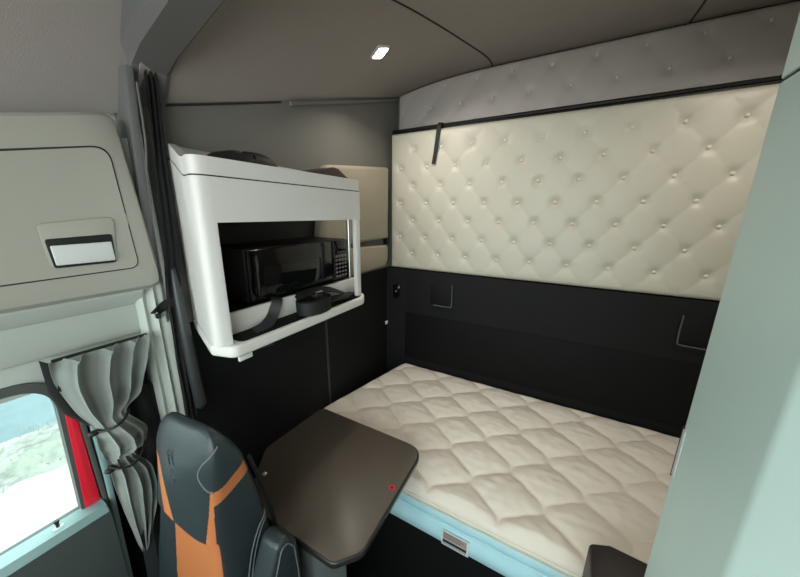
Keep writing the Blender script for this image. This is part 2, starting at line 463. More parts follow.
lowpad = padded('tufted_panel', 'large cream button-tufted panel on the back wall, right above the black panelling', -1.022, 1.08, lambda x: 1.268, lambda x: 2.083, 1.70, .08,
       0.0, 1.373, .1725, PZ, M['cream'], [1.373 + .1013 * k for k in range(7)], .0045, .011, .022, .32, 300, 118, .022, .0085)
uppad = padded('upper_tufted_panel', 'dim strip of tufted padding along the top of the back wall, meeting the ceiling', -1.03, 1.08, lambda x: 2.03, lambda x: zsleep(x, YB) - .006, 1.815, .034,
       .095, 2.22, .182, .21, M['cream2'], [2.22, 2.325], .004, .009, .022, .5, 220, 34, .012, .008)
# dark frame behind the lower pad with its black top edge
bm = NB(); box(bm, (-1.02, 1.722, 1.27), (1.09, 1.79, 2.088), .004)
fr = finish('backing_board', bm, M['black'], lowpad)
bm = NB(); tube(bm, [(-1.015 + i * .105, 1.728, 2.095 + .004 * i / 20) for i in range(21)], .009, 8)
finish('top_rail', bm, M['black'], lowpad)
# webbing strap hanging over the pad
bm = NB()
tube(bm, spline([(-.699, 1.735, 2.106), (-.700, 1.705, 2.103), (-.702, 1.692, 2.085), (-.708, 1.688, 2.03), (-.718, 1.689, 1.95), (-.727, 1.688, 1.89)], 5), .01, flat=(.022, .004), up=(0, -1, .05))
hs = finish('hanging_strap', bm, M['strap']); tag(hs, 'short black webbing strap hanging over the top edge of the large tufted panel', 'strap')

# ------------------------------------------------------------------ black panel fittings
def pull(name, x1, x0, z0, z1, label, side):
    r = thing(name, ((x0 + x1) / 2, 1.705, z0), label, 'handle', 'pull handles on the black panelling')
    bm = NB(); k = x1 if side > 0 else x0; o = x0 if side > 0 else x1
    tube(bm, spline([(k, 1.692, z1 - .002), (k, 1.692, z0 + .02), (k - side * .014, 1.692, z0 + .004), (k - side * .08, 1.693, z0 + .001), (k - side * .12, 1.697, z0)], 5), .0036, 8)
    finish('lip', bm, M['seal'], r)
    bm = NB(); box(bm, (min(o + side * .02, k), 1.7, z0 + .01), (max(o + side * .02, k), 1.7045, z1 - .01), .002); finish('pocket', bm, M['dark'], r)
    return r
pull('pull_handle', -.580, -.745, 1.060, 1.205, 'L-shaped grey pull lip on the black panelling, near the left corner under the tufted panel', 1)
pull('pull_handle', .62, .474, 1.058, 1.20, 'grey-edged pull recess on the black panelling, partly behind the tall pale cabinet', -1)
s = thing('power_socket', (-.966, 1.680, 1.08), 'small black power socket in the dark corner below the tufted panel', 'socket')
Mx = Matrix.Translation((-.966, 1.6945, 1.115)) @ Matrix.Rotation(math.radians(7.4), 4, 'Z')
finish('faceplate', box(NB(), (-.024, -.006, -.045), (.024, .004, .045), .003, M4=Mx), M['gloss'], s)
bm = NB(); tube(bm, [Mx @ Vector((0, -.005, .0)), Mx @ Vector((0, -.010, .0))], .011, 14); finish('inlet', bm, M['black'], s)
bm = NB(); box(bm, (-.003, -.012, .0), (.003, -.009, .006), .001, M4=Mx); finish('indicator', bm, M['silver'], s)
bm = NB(); box(bm, (XL + .010, 1.665, .875), (XL + .02, 1.698, .898), .002)
tag(finish('white_clip', bm, M['label']), 'small white clip low in the dark corner beside the head of the mattress', 'clip')

# beige cushions on the side wall, behind the microwave cabinet
def cushion(pts, x, t, name, label, rr):
    P2 = rpoly(pts, rr, 6)
    bm = NB(); prism(bm, P2, 0, XL + .001, XL + .03 + t, t * .7, 4)
    return tag(finish(name, bm, M['beige'], angle=50), label, 'cushion', None)
cushion([(1.03, 1.452), (1.645, 1.468), (1.648, 1.885), (1.10, 1.83)], -1.0, .028, 'wall_cushion', 'larger beige padded cushion on the side wall between cabinet and tufted panel', [.04, .015, .02, .05])
cushion([(1.14, 1.285), (1.61, 1.292), (1.645, 1.33), (1.645, 1.425), (1.14, 1.448)], -1.0, .022, 'lower_wall_cushion', 'smaller beige cushion just under the larger one on the side wall', [.02, .03, .03, .03, .02])
bm = NB(); box(bm, (-1.045, 1.655, 1.425), (-1.015, 1.68, 1.50), .004); box(bm, (-1.03, 1.648, 1.45), (-1.01, 1.67, 1.475), .003)
tag(finish('cushion_clip', bm, M['black']), 'black clip between the two beige cushions and the tufted panel edge', 'clip')

# ------------------------------------------------------------------ overhead cabinet over the side window
oc = thing('overhead_cabinet', (-1.01, -.2, 1.41), 'grey overhead storage cabinet above the side window', 'cabinet')
XF = -.975
def ctop(y): return 1.805 + .26 * (y - .19)
bm = NB()
# carcass with rolled upper edge, sloped with the roof
sec = []
for y in (YF + .1, -.4, -.1, .1, .2, .30, .345, .365, .372):
    k = 0 if y < .35 else (.006 if y < .37 else .016)
    zt = ctop(y)
    prof = [(XL + .037, 1.412 + k), (XF - .03, 1.412 + k), (XF - .006 - k, 1.425 + k), (XF - k, 1.452 + k), (XF - .002 - k, 1.60), (XF - .010 - k, zt - .03 - k), (XF - .020 - k, zt - .008 - k), (XF - .034 - k, zt - k), (XL + .037, zt - k)]
    sec.append([bm.verts.new((x, y + (.028 * max(0, 1.80 - z) / .38 if y > .25 else 0), z)) for x, z in prof])
for A, B in zip(sec, sec[1:]):
    for j in range(len(A)): bm.faces.new([A[j], A[(j + 1) % len(A)], B[(j + 1) % len(A)], B[j]])
bm.faces.new(sec[0]); bm.faces.new(sec[-1][::-1])
finish('carcass', bm, M['plastic'], oc, angle=28)
# dark gap line and the door
dpts = [(-.32, 1.463), (.352, 1.476), (.341, 1.771), (.17, 1.733), (-.32, 1.62)]
def fx(z): return XF - .0 - max(0, (z - 1.60)) * .045
def panel_from(pts, off, thick, rr, grow=0):
    c = Vector((sum(p[0] for p in pts) / len(pts), sum(p[1] for p in pts) / len(pts)))
    P2 = rpoly(pts, rr, 6)
    bm = NB(); t = bmesh.new()
    a = [t.verts.new((fx(z) + off, y, z)) for y, z in P2]; b2 = [t.verts.new((fx(z) + off + thick, y, z)) for y, z in P2]
    t.faces.new(a); t.faces.new(b2[::-1])
    for i in range(len(a)): t.faces.new([a[i], a[(i + 1) % len(a)], b2[(i + 1) % len(a)], b2[i]])
    bmesh.ops.recalc_face_normals(t, faces=t.faces)
    join(bm, t); return bm
finish('door_gap', panel_from(dpts, -.004, .0046, [.0, .022, .03, .05, 0]), M['seam'], oc, angle=25)
dp2 = [(-.32, 1.4665), (.3490, 1.4792), (.3375, 1.7665), (.17, 1.7285), (-.32, 1.615)]
odoor = finish('door', panel_from(dp2, -.003, .0062, [.0, .020, .028, .05, 0]), M['plastic'], oc, angle=25)
# latch: recess (dark upper part) + silver paddle
bm = NB()
prism(bm, rpoly([(.196, 1.495), (.309, 1.495), (.318, 1.606), (.190, 1.592)], .012, 5), 0, XF + .0022, XF + .0042, .0015)
finish('latch_surround', bm, M['plastic'], odoor)
bm = NB(); prism(bm, rpoly([(.201, 1.497), (.306, 1.497), (.309, 1.566), (.197, 1.560)], .006, 4), 0, XF + .0032, XF + .0056, .001)
finish('latch_recess', bm, M['black'], odoor)
bm = NB(); prism(bm, rpoly([(.204, 1.503), (.304, 1.503), (.303, 1.548), (.202, 1.546)], .003, 4), 0, XF + .005, XF + .011, .002)
finish('latch_paddle', bm, M['silver'], odoor)

# ------------------------------------------------------------------ window curtain, tied
wc = thing('window_curtain', (-1.02, .24, .62), 'grey pleated curtain gathered and tied beside the side window', 'curtain')
rowsC = [(.165, 1.275, .348, 1.277, .018, 0), (.165, 1.214, .330, 1.209, .020, 0), (.181, 1.136, .303, 1.127, .018, .004), (.202, 1.079, .267, 1.090, .007, .010),
         (.203, 1.031, .300, 1.017, .011, .030), (.205, .991, .290, .970, .010, .024), (.210, .966, .262, .957, .006, .010), (.213, .897, .292, .884, .011, .010),
         (.216, .810, .290, .779, .010, .008), (.226, .674, .262, .688, .010, .004), (.232, .621, .246, .634, .006, .002)]
def crow(v):
    t = v * (len(rowsC) - 1); i = min(int(t), len(rowsC) - 2); f = t - i
    R0 = rowsC[max(i - 1, 0)]; R1 = rowsC[i]; R2 = rowsC[i + 1]; R3 = rowsC[min(i + 2, len(rowsC) - 1)]
    return [.5 * (2 * b + (c - a) * f + (2 * a - 5 * b + 4 * c - d) * f * f + (3 * b - a - 3 * c + d) * f ** 3) for a, b, c, d in zip(R0, R1, R2, R3)]
def cur(u, v, off=0):
    y0, z0, y1, z1, amp, bulge = crow(v)
    ph = 2 * PI * (4.6 * u + .6 * math.sin(3 * u + 2) + .18 * math.sin(9 * v))
    x = -1.005 + bulge * math.sin(PI * u) + amp * (math.sin(ph) * .8 + .25 * math.sin(2.3 * ph + 1)) * (.55 + .45 * math.sin(PI * min(1, max(0, u * .9 + .1)))) 
    wr = .006 * noise.noise(Vector((u * 5, v * 16, 4))) + .010 * (1 if .33 < v < .62 else .3) * noise.noise(Vector((u * 3 + 7, v * 22, 1)))
    return Vector((x + wr - off, y0 + (y1 - y0) * u + .006 * math.cos(ph) * amp / .018, z0 + (z1 - z0) * u - (.006 * math.sin(ph) if v < .02 else 0)))
cloth = finish('cloth', sheet(NB(), lambda u, v: cur(u, v), 90, 120, lambda u, v: cur(u, v, .0025)), M['curtain'], wc, angle=80)
# dark lining showing along the swept window edge
def lin(u, v):
    P = [((.150, 1.285), (.178, 1.262)), ((.150, 1.20), (.185, 1.20)), ((.164, 1.135), (.196, 1.13)), ((.190, 1.090), (.208, 1.085)), ((.206, 1.070), (.212, 1.068))]
    t = v * 4; i = min(int(t), 3); f = t - i
    a = Vector(P[i][0]).lerp(Vector(P[i + 1][0]), f); b2 = Vector(P[i][1]).lerp(Vector(P[i + 1][1]), f); q = a.lerp(b2, u)
    return Vector((-1.028 + .008 * math.sin(PI * u), q.x, q.y))
finish('lining', sheet(NB(), lin, 8, 24, lambda u, v: lin(u, v) + Vector((-.002, 0, 0))), M['lining'], wc, angle=80)
def tie(zc_l, zc_r, yl, yr, sag):
    p = []
    for k in range(13):
        t = k / 12; p.append((-1.0 + .028 * math.sin(PI * t) ** .6, yl + (yr - yl) * t, zc_l + (zc_r - zc_l) * t - sag * math.sin(PI * t)))
    return tube(NB(), p, .0033, 8)
def bead(c, r):
    bm = NB(); bmesh.ops.create_uvsphere(bm, u_segments=14, v_segments=10, radius=r, matrix=Matrix.Translation(c) @ Matrix.Diagonal((1, 1.5, .9, 1))); return bm
t1 = finish('tie_cord', tie(1.070, 1.094, .203, .272, .006), M['black'], wc)
finish('toggle', bead((-1.0, .198, 1.068), .0085), M['black'], t1)
t2 = finish('tie_cord', tie(.957, .975, .207, .288, .022), M['black'], wc)
finish('toggle', bead((-.995, .208, .948), .0085), M['black'], t2)
bm = NB(); tube(bm, [(-1.016, .166, 1.279), (-1.016, .350, 1.281)], .004, 8)
cr = finish('curtain_rail', bm, M['black']); tag(cr, 'thin black curtain rail under the header above the side window', 'rail')

# dark cloth bunched behind the tied curtain
bm = NB()
def dk(u, v):
    y = .270 + .085 * u + .01 * math.sin(6 * v); z = 1.16 - .68 * v
    w = 1 if v > .12 else sstep(v / .12)
    return Vector((-1.055 + .018 * math.sin(PI * u) * w + .006 * math.sin(14 * u + 3 * v), y + (.5 - u) * .04 * (1 - w), z + .02 * math.sin(PI * u)))
sheet(bm, dk, 24, 40, lambda u, v: dk(u, v) + Vector((-.003, 0, 0)))
tag(finish('dark_cloth', bm, M['lining'], angle=80), 'black cloth bunched behind the tied grey curtain by the pillar', 'cloth')
# seat belt webbing running down beside the curtain
bm = NB(); tube(bm, spline([(-1.022, .262, .86), (-1.012, .254, .74), (-1.0, .244, .60), (-.99, .236, .45), (-.985, .23, .2), (-.985, .23, .02)], 5), .01, flat=(.030, .003), up=(1, 0, 0))
tag(finish('seat_belt', bm, M['belt']), 'dark grey belt strap running down below the tied curtain', 'strap')

# ------------------------------------------------------------------ sleeper privacy curtain (black) and its grey bundle
def pc(u, v):
    z = 1.985 - 1.02 * v
    ya = interp([(1.0, .402), (1.36, .408), (1.53, .424), (1.73, .436), (1.93, .450)], z); yb = interp([(1.0, .436), (1.36, .445), (1.53, .466), (1.73, .468), (1.93, .478)], z); y = ya + (yb - ya) * u
    x = -1.0 + .0035 * math.sin(2 * PI * 2.5 * u + .5 * math.sin(4 * v)) + .004 * noise.noise(Vector((u * 4, v * 8, 0)))
    return Vector((x, y, z))
bm = NB(); sheet(bm, pc, 24, 40, lambda u, v: pc(u, v) + Vector((-.004, 0, 0)))
tag(finish('privacy_curtain', bm, M['lining'], angle=80), 'narrow black privacy curtain drawn back between pillar and microwave cabinet', 'curtain')
bm = NB()
tube(bm, spline([(-1.004, .438, 1.46), (-1.0, .437, 1.40), (-.996, .438, 1.28), (-.994, .442, 1.12), (-.994, .446, 1.02), (-.996, .447, .99)], 6), [.006 + .011 * min(1, i / 14) if i < 26 else .017 - .010 * (i - 26) / 4 for i in range(31)], 14)
tag(finish('rolled_curtain', bm, M['belt']), 'dark grey rolled cloth tube hanging along the cabinet side', 'curtain')
bm = NB(); tube(bm, spline([(-1.028, .385, 1.330), (-1.010, .392, 1.345), (-1.004, .405, 1.357), (-1.002, .425, 1.362)], 5), .01, flat=(.024, .004), up=(1, 0, 0))
box(bm, (-1.022, .380, 1.318), (-1.010, .392, 1.332), .002)
tag(finish('black_tab', bm, M['black']), 'little black strap tab on the pale pillar trim', 'strap')

# ------------------------------------------------------------------ microwave cabinet
mc = thing('microwave_cabinet', (-.9, .73, 1.245), 'white open-fronted cabinet on the side wall holding the microwave', 'cabinet')
XC = -.75
# plan outline of the cabinet (rounded corner towards the camera)
def plan(inset=0.0, y1=1.015, xf=XC):
    a = [(XL + .004, .492 + inset), (-.93, .455 + inset), (-.84, .422 + inset), (xf - .03, .402 + inset), (xf - .008 - inset * .5, .408 + inset), (xf - inset, .432 + inset)]
    s_ = [(p.x, p.y) for p in spline([(x, y, 0) for x, y in a], 5)]
    return s_ + [(xf - inset, y1 - inset), (XL + .004, y1 - inset)]
# fascia hood (hollow at the bottom): outer shell as a wall band
bm = NB()
O = plan(0); I = plan(.016)
def lift(bm, zmin):
    for v in bm.verts:
        if v.co.z > zmin: v.co.z += .068 * sstep((-.80 - v.co.x) / .27) * (1 - sstep((v.co.y - .52) / .08))
    return bm
ringprism(bm, O, I, 2, 1.594, 1.700); lift(bm, 1.65)
finish('fascia', bm, M['white'], mc, angle=35)
bm = NB(); ringprism(bm, plan(.003), plan(.03), 2, 1.699, 1.704); lift(bm, 1.65); finish('rim_gap', bm, M['seam'], mc)
bm = NB(); prism(bm, plan(.020), 2, 1.704, 1.7405); ringprism(bm, plan(.001), plan(.024), 2, 1.7035, 1.744); lift(bm, 1.65); finish('lid', bm, M['white'], mc, angle=35)
bm = NB(); prism(bm, plan(.045, 1.02), 2, 1.7415, 1.7435, .0); finish('lid_tray', bm, M['black'], mc)
# left side panel, full height, wrapping to the front post
bm = NB()
def sideP(zlo, zhi, y_in):
    s0 = plan(0)[:26]; out = s0 + [(XC, .438)]
    inn = [(XC - .020, .438), (XC - .022, .430), (XC - .04, .421), (-.84, .438), (-.93, .470), (XL + .004, .507)]
    return out + inn
prism(bm, sideP(0, 0, 0), 2, 1.278, 1.5942)
finish('side_panel', bm, M['white'], mc, angle=35)
# right front post + chrome rod
bm = NB(); box(bm, (XC - .018, .985, 1.278), (XC, 1.013, 1.598), .003); finish('post', bm, M['white'], mc)
bm = NB(); tube(bm, [(-.835, 1.045, 1.285), (-.835, 1.045, 1.60)], .008, 12); finish('support_rod', bm, M['chrome'], mc)
# bottom tray
bm = NB()
tp = rpoly([(XL + .004, .490), (-.80, .404), (-.728, .424), (-.728, 1.00), (-.765, 1.052), (XL + .004, 1.052)], [0, .02, .03, .05, .03, 0], 7)
prism(bm, tp, 2, 1.243, 1.277, .008, 3); finish('tray', bm, M['white'], mc, angle=35)
bm = NB(); tp2 = rpoly([(XL + .01, .50), (-.80, .455), (-.740, .455), (-.740, .99), (-.775, 1.040), (XL + .01, 1.040)], [0, .01, .02, .04, .02, 0], 6)
prism(bm, tp2, 2, 1.275, 1.2795, .001); finish('tray_mat', bm, M['darker'], mc)
# shelf bar below the microwave
bm = NB(); prism(bm, [(-1.04, .515), (-.93, .477), (-.818, .444), (-.818, 1.050), (-1.04, 1.050)], 2, 1.2796, 1.337, .003); finish('shelf', bm, M['black'], mc)
bm = NB(); box(bm, (-.818, .440, 1.2796), (-.804, 1.050, 1.343), .003); finish('shelf_bar', bm, M['white'], mc)
bm = NB(); box(bm, (-1.044, .51, 1.337), (-1.035, 1.055, 1.70), 0); finish('back_panel', bm, M['black'], mc)
bm = NB(); box(bm, (-.97, .56, 1.199), (-.80, .60, 1.244), .004); finish('bracket', bm, M['black'], mc)
bm = NB(); box(bm, (-.768, .455, 1.214), (-.760, .495, 1.228), .001, M4=None); box(bm, (-.80, .46, 1.226), (-.765, .49, 1.244), .001)
finish('rating_label', bm, M['label'], mc)

# microwave
mw = thing('microwave_oven', (-.93, .80, 1.338), 'black microwave oven inside the white cabinet', 'microwave')
bm = NB(); box(bm, (-1.034, .555, 1.341), (-.842, 1.034, 1.512), .006); finish('casing', bm, M['black'], mw)
bm = NB(); box(bm, (-.8425, .558, 1.343), (-.830, .928, 1.509), .004); dr = finish('door', bm, M['gloss'], mw)
bm = NB(); box(bm, (-.8312, .61, 1.362), (-.8288, .865, 1.452), .001); finish('door_window', bm, M['glassblk'], dr)
bm = NB(); tube(bm, spline([(-.831, .574, 1.362), (-.815, .574, 1.372), (-.812, .574, 1.43), (-.815, .574, 1.488), (-.831, .574, 1.498)], 5), .006, 8); finish('handle', bm, M['gloss'], dr)
bm = NB(); box(bm, (-.8425, .930, 1.343), (-.830, 1.032, 1.509), .004); kp = finish('control_panel', bm, M['gloss'], mw)
bm = NB(); box(bm, (-.8308, .945, 1.466), (-.8285, 1.018, 1.494), .001); finish('display', bm, M['glassblk'], kp)
proto = None
for r_ in range(6):
    for c_ in range(4):
        y = .949 + c_ * .0185; z = 1.358 + r_ * .0165
        if proto is None:
            bm = NB(); box(bm, (-.8305, y, z), (-.8282, y + .012, z + .0085), .0012); proto = finish('key', bm, M['print'], kp); p0 = (y, z)
        else:
            c = proto.copy(); col.objects.link(c); c.parent = kp; c.location = (0, y - p0[0], z - p0[1])
for fx_, fy_ in ((-1.01, .58), (-1.01, 1.0), (-.87, .58), (-.87, 1.0)): finish('foot', tube(NB(), [(fx_, fy_, 1.3375), (fx_, fy_, 1.342)], .012, 10), M['black'], mw)

# straps on the tray
bm = NB()
tube(bm, spline([(-.83, .642, 1.346), (-.806, .630, 1.3465), (-.796, .620, 1.338), (-.792, .600, 1.305), (-.782, .575, 1.290), (-.770, .545, 1.2835), (-.765, .515, 1.282)], 5), .01, flat=(.034, .003), up=(.7, -.2, 1))
tag(finish('loose_strap', bm, M['belt']), 'single flat dark strap draped from under the microwave to the tray', 'strap')
cs = thing('coiled_strap', (-.775, .80, 1.28), 'coil of black webbing strap lying on the front edge of the tray', 'strap')
bm = NB(); spts = []
for i in range(90):
    t = i / 89; a = 2 * PI * 3.2 * t + 2.4; rr = .060 - .030 * t
    spts.append((-.765 + rr * .85 * math.cos(a), .755 + rr * 1.25 * math.sin(a), 1.3035 + .002 * math.sin(a)))
tube(bm, spts, .01, flat=(.0035, .046), up=(0, 0, 1)); finish('coil', bm, M['strap'], cs)
bm = NB(); tube(bm, spline([(-.755, .815, 1.305), (-.752, .86, 1.303), (-.762, .91, 1.296), (-.785, .96, 1.289), (-.80, 1.0, 1.285)], 6), .01, flat=(.038, .006), up=(.2, 0, 1)); finish('tail', bm, M['strap'], cs)
bm = NB(); tube(bm, spline([(-.80, .70, 1.335), (-.785, .74, 1.345), (-.778, .79, 1.345), (-.782, .85, 1.335), (-.795, .91, 1.315), (-.80, .97, 1.290)], 6), .01, flat=(.036, .003), up=(.5, 0, 1)); finish('loop', bm, M['strap'], cs)
bm = NB(); box(bm, (-.803, .765, 1.322), (-.765, .80, 1.345), .003); finish('buckle', bm, M['chrome'], cs)

# things on top of the cabinet
bm = NB()
def bag(u, v):
    a = 2 * PI * u; t = v
    ry = .112 * (1 - .3 * t ** 3); rx = .060 * (1 - .35 * t ** 3)
    k = math.cos(t * PI / 2) ** .5 if t > .0 else 1
    return Vector((-.86 + rx * k * math.cos(a) * (1 + .12 * noise.noise(Vector((a, t * 3, 0)))), .605 + ry * k * math.sin(a), 1.7445 + .040 * math.sin(t * PI / 2) * (1 + .3 * noise.noise(Vector((math.cos(a) * 2, math.sin(a) * 2, 1))))))
sheet(bm, bag, 36, 12); bmesh.ops.remove_doubles(bm, verts=bm.verts, dist=.0005)
tag(finish('black_pouch', bm, M['strap']), 'flat black pouch lying on top of the microwave cabinet', 'pouch')
bm = NB(); prism(bm, [(.850, 1.7445), (1.12, 1.7445), (1.115, 1.752), (1.03, 1.795), (1.00, 1.797), (.855, 1.765)], 0, -.965, -.865, .003)
tag(finish('brown_box', bm, M['brown']), 'dark brown wedge-shaped box on the far end of the microwave cabinet top', 'box')

# ------------------------------------------------------------------ bunk and mattress
bm = NB()
bpts = [(-1.03, .94), (-.99, .86), (1.1, .86), (1.1, 1.695), (-.905, 1.695), (-1.015, 1.66)]
prism(bm, bpts, 2, 0.002, .438, .004)
tag(finish('bunk_base', bm, M['darker']), 'black bunk base under the mattress', 'bed base')
mt = thing('mattress', (0, 1.27, .44), 'cream quilted mattress with pale blue satin sides', 'mattress')
ZT = .612; ZB = .44
OUT = rpoly([(-1.030, .83), (1.08, .83), (1.08, 1.695), (-.90, 1.695), (-1.034, 1.08)], [.07, .07, .04, .055, .05], 8)
# polar-ish param: build grid over bounding box clipped by x range per y
def xl(y):
    if y < .90: return -1.034 + .07 * (1 - math.sqrt(max(0, 1 - ((.90 - y) / .07) ** 2)))
    base = -1.036 + max(0, (y - 1.05)) * (.132 / .645)
    if y > 1.645: base += .05 * (1 - math.sqrt(max(0, 1 - ((y - 1.645) / .05) ** 2)))
    return base
def quilt(x, y):
    wob = .018 * noise.noise(Vector((x * 5, y * 5, 2)))
    a = (x + .479) / .258; b_ = (y - 1.231) / .25
    u = a + b_ + wob; v = a - b_ + wob
    u2 = u + .045 * math.sin(2 * PI * v) + .02 * math.sin(4 * PI * v); v2 = v + .045 * math.sin(2 * PI * u) + .02 * math.sin(4 * PI * u)
    s_ = abs(math.sin(PI * u2)) * abs(math.sin(PI * v2))
    wr = .0036 * noise.noise(Vector((x * 26 + y * 9, y * 26 - x * 5, 5))) + .0016 * noise.noise(Vector((x * 9, y * 50, 8)))
    return .024 * s_ ** .4 + wr * s_ ** .3 - .002
def topf(u, v):
    y = .83 + .865 * v; x0 = xl(y); x = x0 + (1.08 - x0) * u
    e = min(x - x0, 1.08 - x, y - .83, 1.695 - y)
    return Vector((x, y, ZT - .010 + .010 * math.sqrt(max(0, 1 - (1 - min(1, max(0, e / .02))) ** 2)) + quilt(x, y) * sstep(e / .04)))
def botf(u, v):
    y = .83 + .865 * v; x0 = xl(y); x = x0 + (1.08 - x0) * u
    return Vector((x, y, ZT - .03))
finish('quilted_top', sheet(NB(), topf, 330, 140, botf), M['tick'], mt, angle=75)
def outline(off=0):
    pts = []
    for i in range(60): 
        y = .83 + .865 * i / 59; pts.append((xl(y) - off, y))
    pts2 = [(p[0], p[1]) for p in pts]
    return pts2 + [(1.08 + off, 1.695), (1.08 + off, .83)]
def sideband(zlo, zhi, bulge, name, m):
    ol = outline(); k = len(ol); bm = NB(); rings = []
    cx_, cy_ = .02, 1.26
    for j in range(7):
        t = j / 6; b_ = bulge * math.sin(PI * t); z = zlo + (zhi - zlo) * t
        ring = []
        for i, (x, y) in enumerate(ol):
            dx = -b_ if x < 0 else b_; dy = -b_ if y < .9 else 0
            ring.append(bm.verts.new((x + dx * (x > 0 or y < 1.6), y + dy - .0, z + (.0025 * noise.noise(Vector((x * 6, y * 6, z * 3))) if 0 < j < 6 else 0))))
        rings.append(ring)
    for A, B in zip(rings, rings[1:]):
        for i in range(k): bm.faces.new([A[i], A[(i + 1) % k], B[(i + 1) % k], B[i]])
    bm.faces.new(rings[0]); bm.faces.new(rings[-1][::-1])
    return bm
# sides: front face subdivided so that it can bulge
def outline(off=0):
    pts = []
    for i in range(60):
        y = .83 + .865 * (1 - i / 59); pts.append((xl(y), y))
    for i in range(1, 60): pts.append((xl(.83) + (1.08 - xl(.83)) * i / 59, .83))
    pts.append((1.08, 1.695)); return pts
finish('upper_side', sideband(.531, .588, .007, '', M['blue']), M['blue'], mt, angle=60)
finish('lower_side', sideband(.442, .530, .012, '', M['blue']), M['blue'], mt, angle=60)
def pipe(z, r, out):
    ol = outline(); P2 = [(x - (out if x < -.5 and y > .84 else 0), y - (out if y < .84 else 0), z + .001 * math.sin(x * 40)) for x, y in ol[:-1]]
    return tube(NB(), P2, r, 6)
finish('piping', pipe(.592, .0055, .003), M['piping'], mt)
finish('piping', pipe(.580, .0028, .006), M['piping'], mt)
finish('piping', pipe(.531, .0042, .003), M['blue'], mt)
tg = finish('care_label', box(NB(), (-.272, .8165, .452), (-.172, .8185, .518), .0006), M['label'], mt)
finish('label_print', box(NB(), (-.267, .8155, .482), (-.180, .8168, .513), 0), M['labelbeige'], tg)
bm = NB()
for i, (z, h, x1) in enumerate([(.507, .0035, -.20), (.499, .003, -.19), (.491, .003, -.20)]): box(bm, (-.262, .8148, z), (x1, .8156, z + h))
finish('label_text', bm, M['print'], tg)
finish('label_stripe', box(NB(), (-.267, .8155, .467), (-.180, .8168, .479), 0), M['print2'], tg)
bm = NB()
for i in range(14): box(bm, (-.266 + i * .0062, .8155, .458), (-.2635 + i * .0062, .8165, .4635))
finish('label_text', bm, M['print2'], tg)

# ------------------------------------------------------------------ table
tb = thing('swing_table', (-.63, .6, 0), 'dark brown laminate table with rounded corners beside the mattress', 'table')
TP = rpoly([(-.80, .432), (-.44, .437), (-.385, .50), (-.398, .926), (-.93, .926), (-.945, .62)], [.03, .03, .05, .075, .03, .06], 8)
bm = NB(); prism(bm, TP, 2, .696, .7195, .007, 3); finish('edge_band', bm, M['tabledge'], tb, angle=35)
TP2 = rpoly([(-.797, .437), (-.442, .442), (-.391, .502), (-.404, .921), (-.927, .921), (-.940, .621)], [.03, .03, .048, .072, .03, .058], 8)
bm = NB(); prism(bm, TP2, 2, .70, .7212, .001); finish('table_top', bm, M['table'], tb, angle=30)
bm = NB(); tube(bm, [(-.42, .712, .7208), (-.42, .712, .7220)], .0115, 20); st = finish('sticker', bm, M['sticker'], tb); st['label'] = 'small round red sticker'
bm = NB(); tube(bm, [(-.42, .712, .7218), (-.42, .712, .7226)], .005, 14); finish('sticker_print', bm, M['dot'], st)
bm = NB(); box(bm, (-.74, .482, .0), (-.553, .63, .697), .02, 3); lg = finish('pedestal', bm, M['pale'], tb)
bm = NB(); box(bm, (-.80, .50, .68), (-.50, .80, .698), .004); finish('support_plate', bm, M['black'], tb)

# ------------------------------------------------------------------ driver seat
ds = thing('driver_seat', (-.76, .1, 0), 'black leather driver seat with orange trim in the left foreground', 'seat')
def frontY(z): return .243 + (z - .805) * .100 if z < 1.10 else .2725 + (z - 1.10) * .14
REAR = [(.40, .44), (.60, .425), (.733, .413), (.83, .404), (.908, .395), (.98, .378), (1.05, .362), (1.10, .347), (1.15, .328), (1.19, .308), (1.215, .29)]
XLt = [(.40, -.985), (.54, -.975), (.66, -.955), (.755, -.930), (.83, -.912), (.928, -.893), (1.0, -.884), (1.06, -.884), (1.12, -.880), (1.22, -.855)]
XRt = [(.40, -.56), (.60, -.585), (.72, -.605), (.85, -.615), (1.0, -.620), (1.22, -.625)]
ZTOP = 1.146
NS, NT = 460, 380
def seat_pt(s, t):
    """s around the section (0..1), t up; top closes with a rounded cap"""
    z0 = .42
    if t < .86:
        z = z0 + (1.04 - z0) * (t / .86); sh = 0.0
    else:
        q = (t - .86) / .14 * PI / 2; z = 1.04 + (ZTOP - 1.04) * math.sin(q); sh = 1 - math.cos(q)
    zz = min(z, 1.2)
    xl_, xr_, yf, yr = interp(XLt, zz), interp(XRt, zz), frontY(zz), interp(REAR, zz)
    cx_, cy_ = (xl_ + xr_) / 2, (yf + yr) / 2; hx, hy = (xr_ - xl_) / 2, (yr - yf) / 2
    hx *= (1 - .42 * sh ** 1.5); hy *= (1 - .90 * sh)
    cyy = cy_ + (frontY(1.15) + .026 - cy_) * sh
    a = 2 * PI * s; n_ = 5.0
    ca, sa = math.cos(a), math.sin(a)
    k = (abs(ca) ** n_ + abs(sa) ** n_) ** (-1 / n_)
    px_, py_ = ca * k, sa * k
    x = cx_ + hx * px_; y = cyy + hy * py_
    # crown of the front and bolsters
    if py_ < 0:
        f = max(0, 1 - px_ * px_)
        if z < .87: y += .022 * f * sstep((.90 - z) / .08)
        else: y -= .006 * f * (1 - sh)
    z -= .11 * max(0, xr_ - x) * sstep((z - .97) / .16)
    return Vector((x, y, z))
def inpoly(p, poly):
    x, y = p; c = False; j = len(poly) - 1
    for i in range(len(poly)):
        xi, yi = poly[i]; xj, yj = poly[j]
        if (yi > y) != (yj > y) and x < (xj - xi) * (y - yi) / (yj - yi) + xi: c = not c
        j = i
    return c
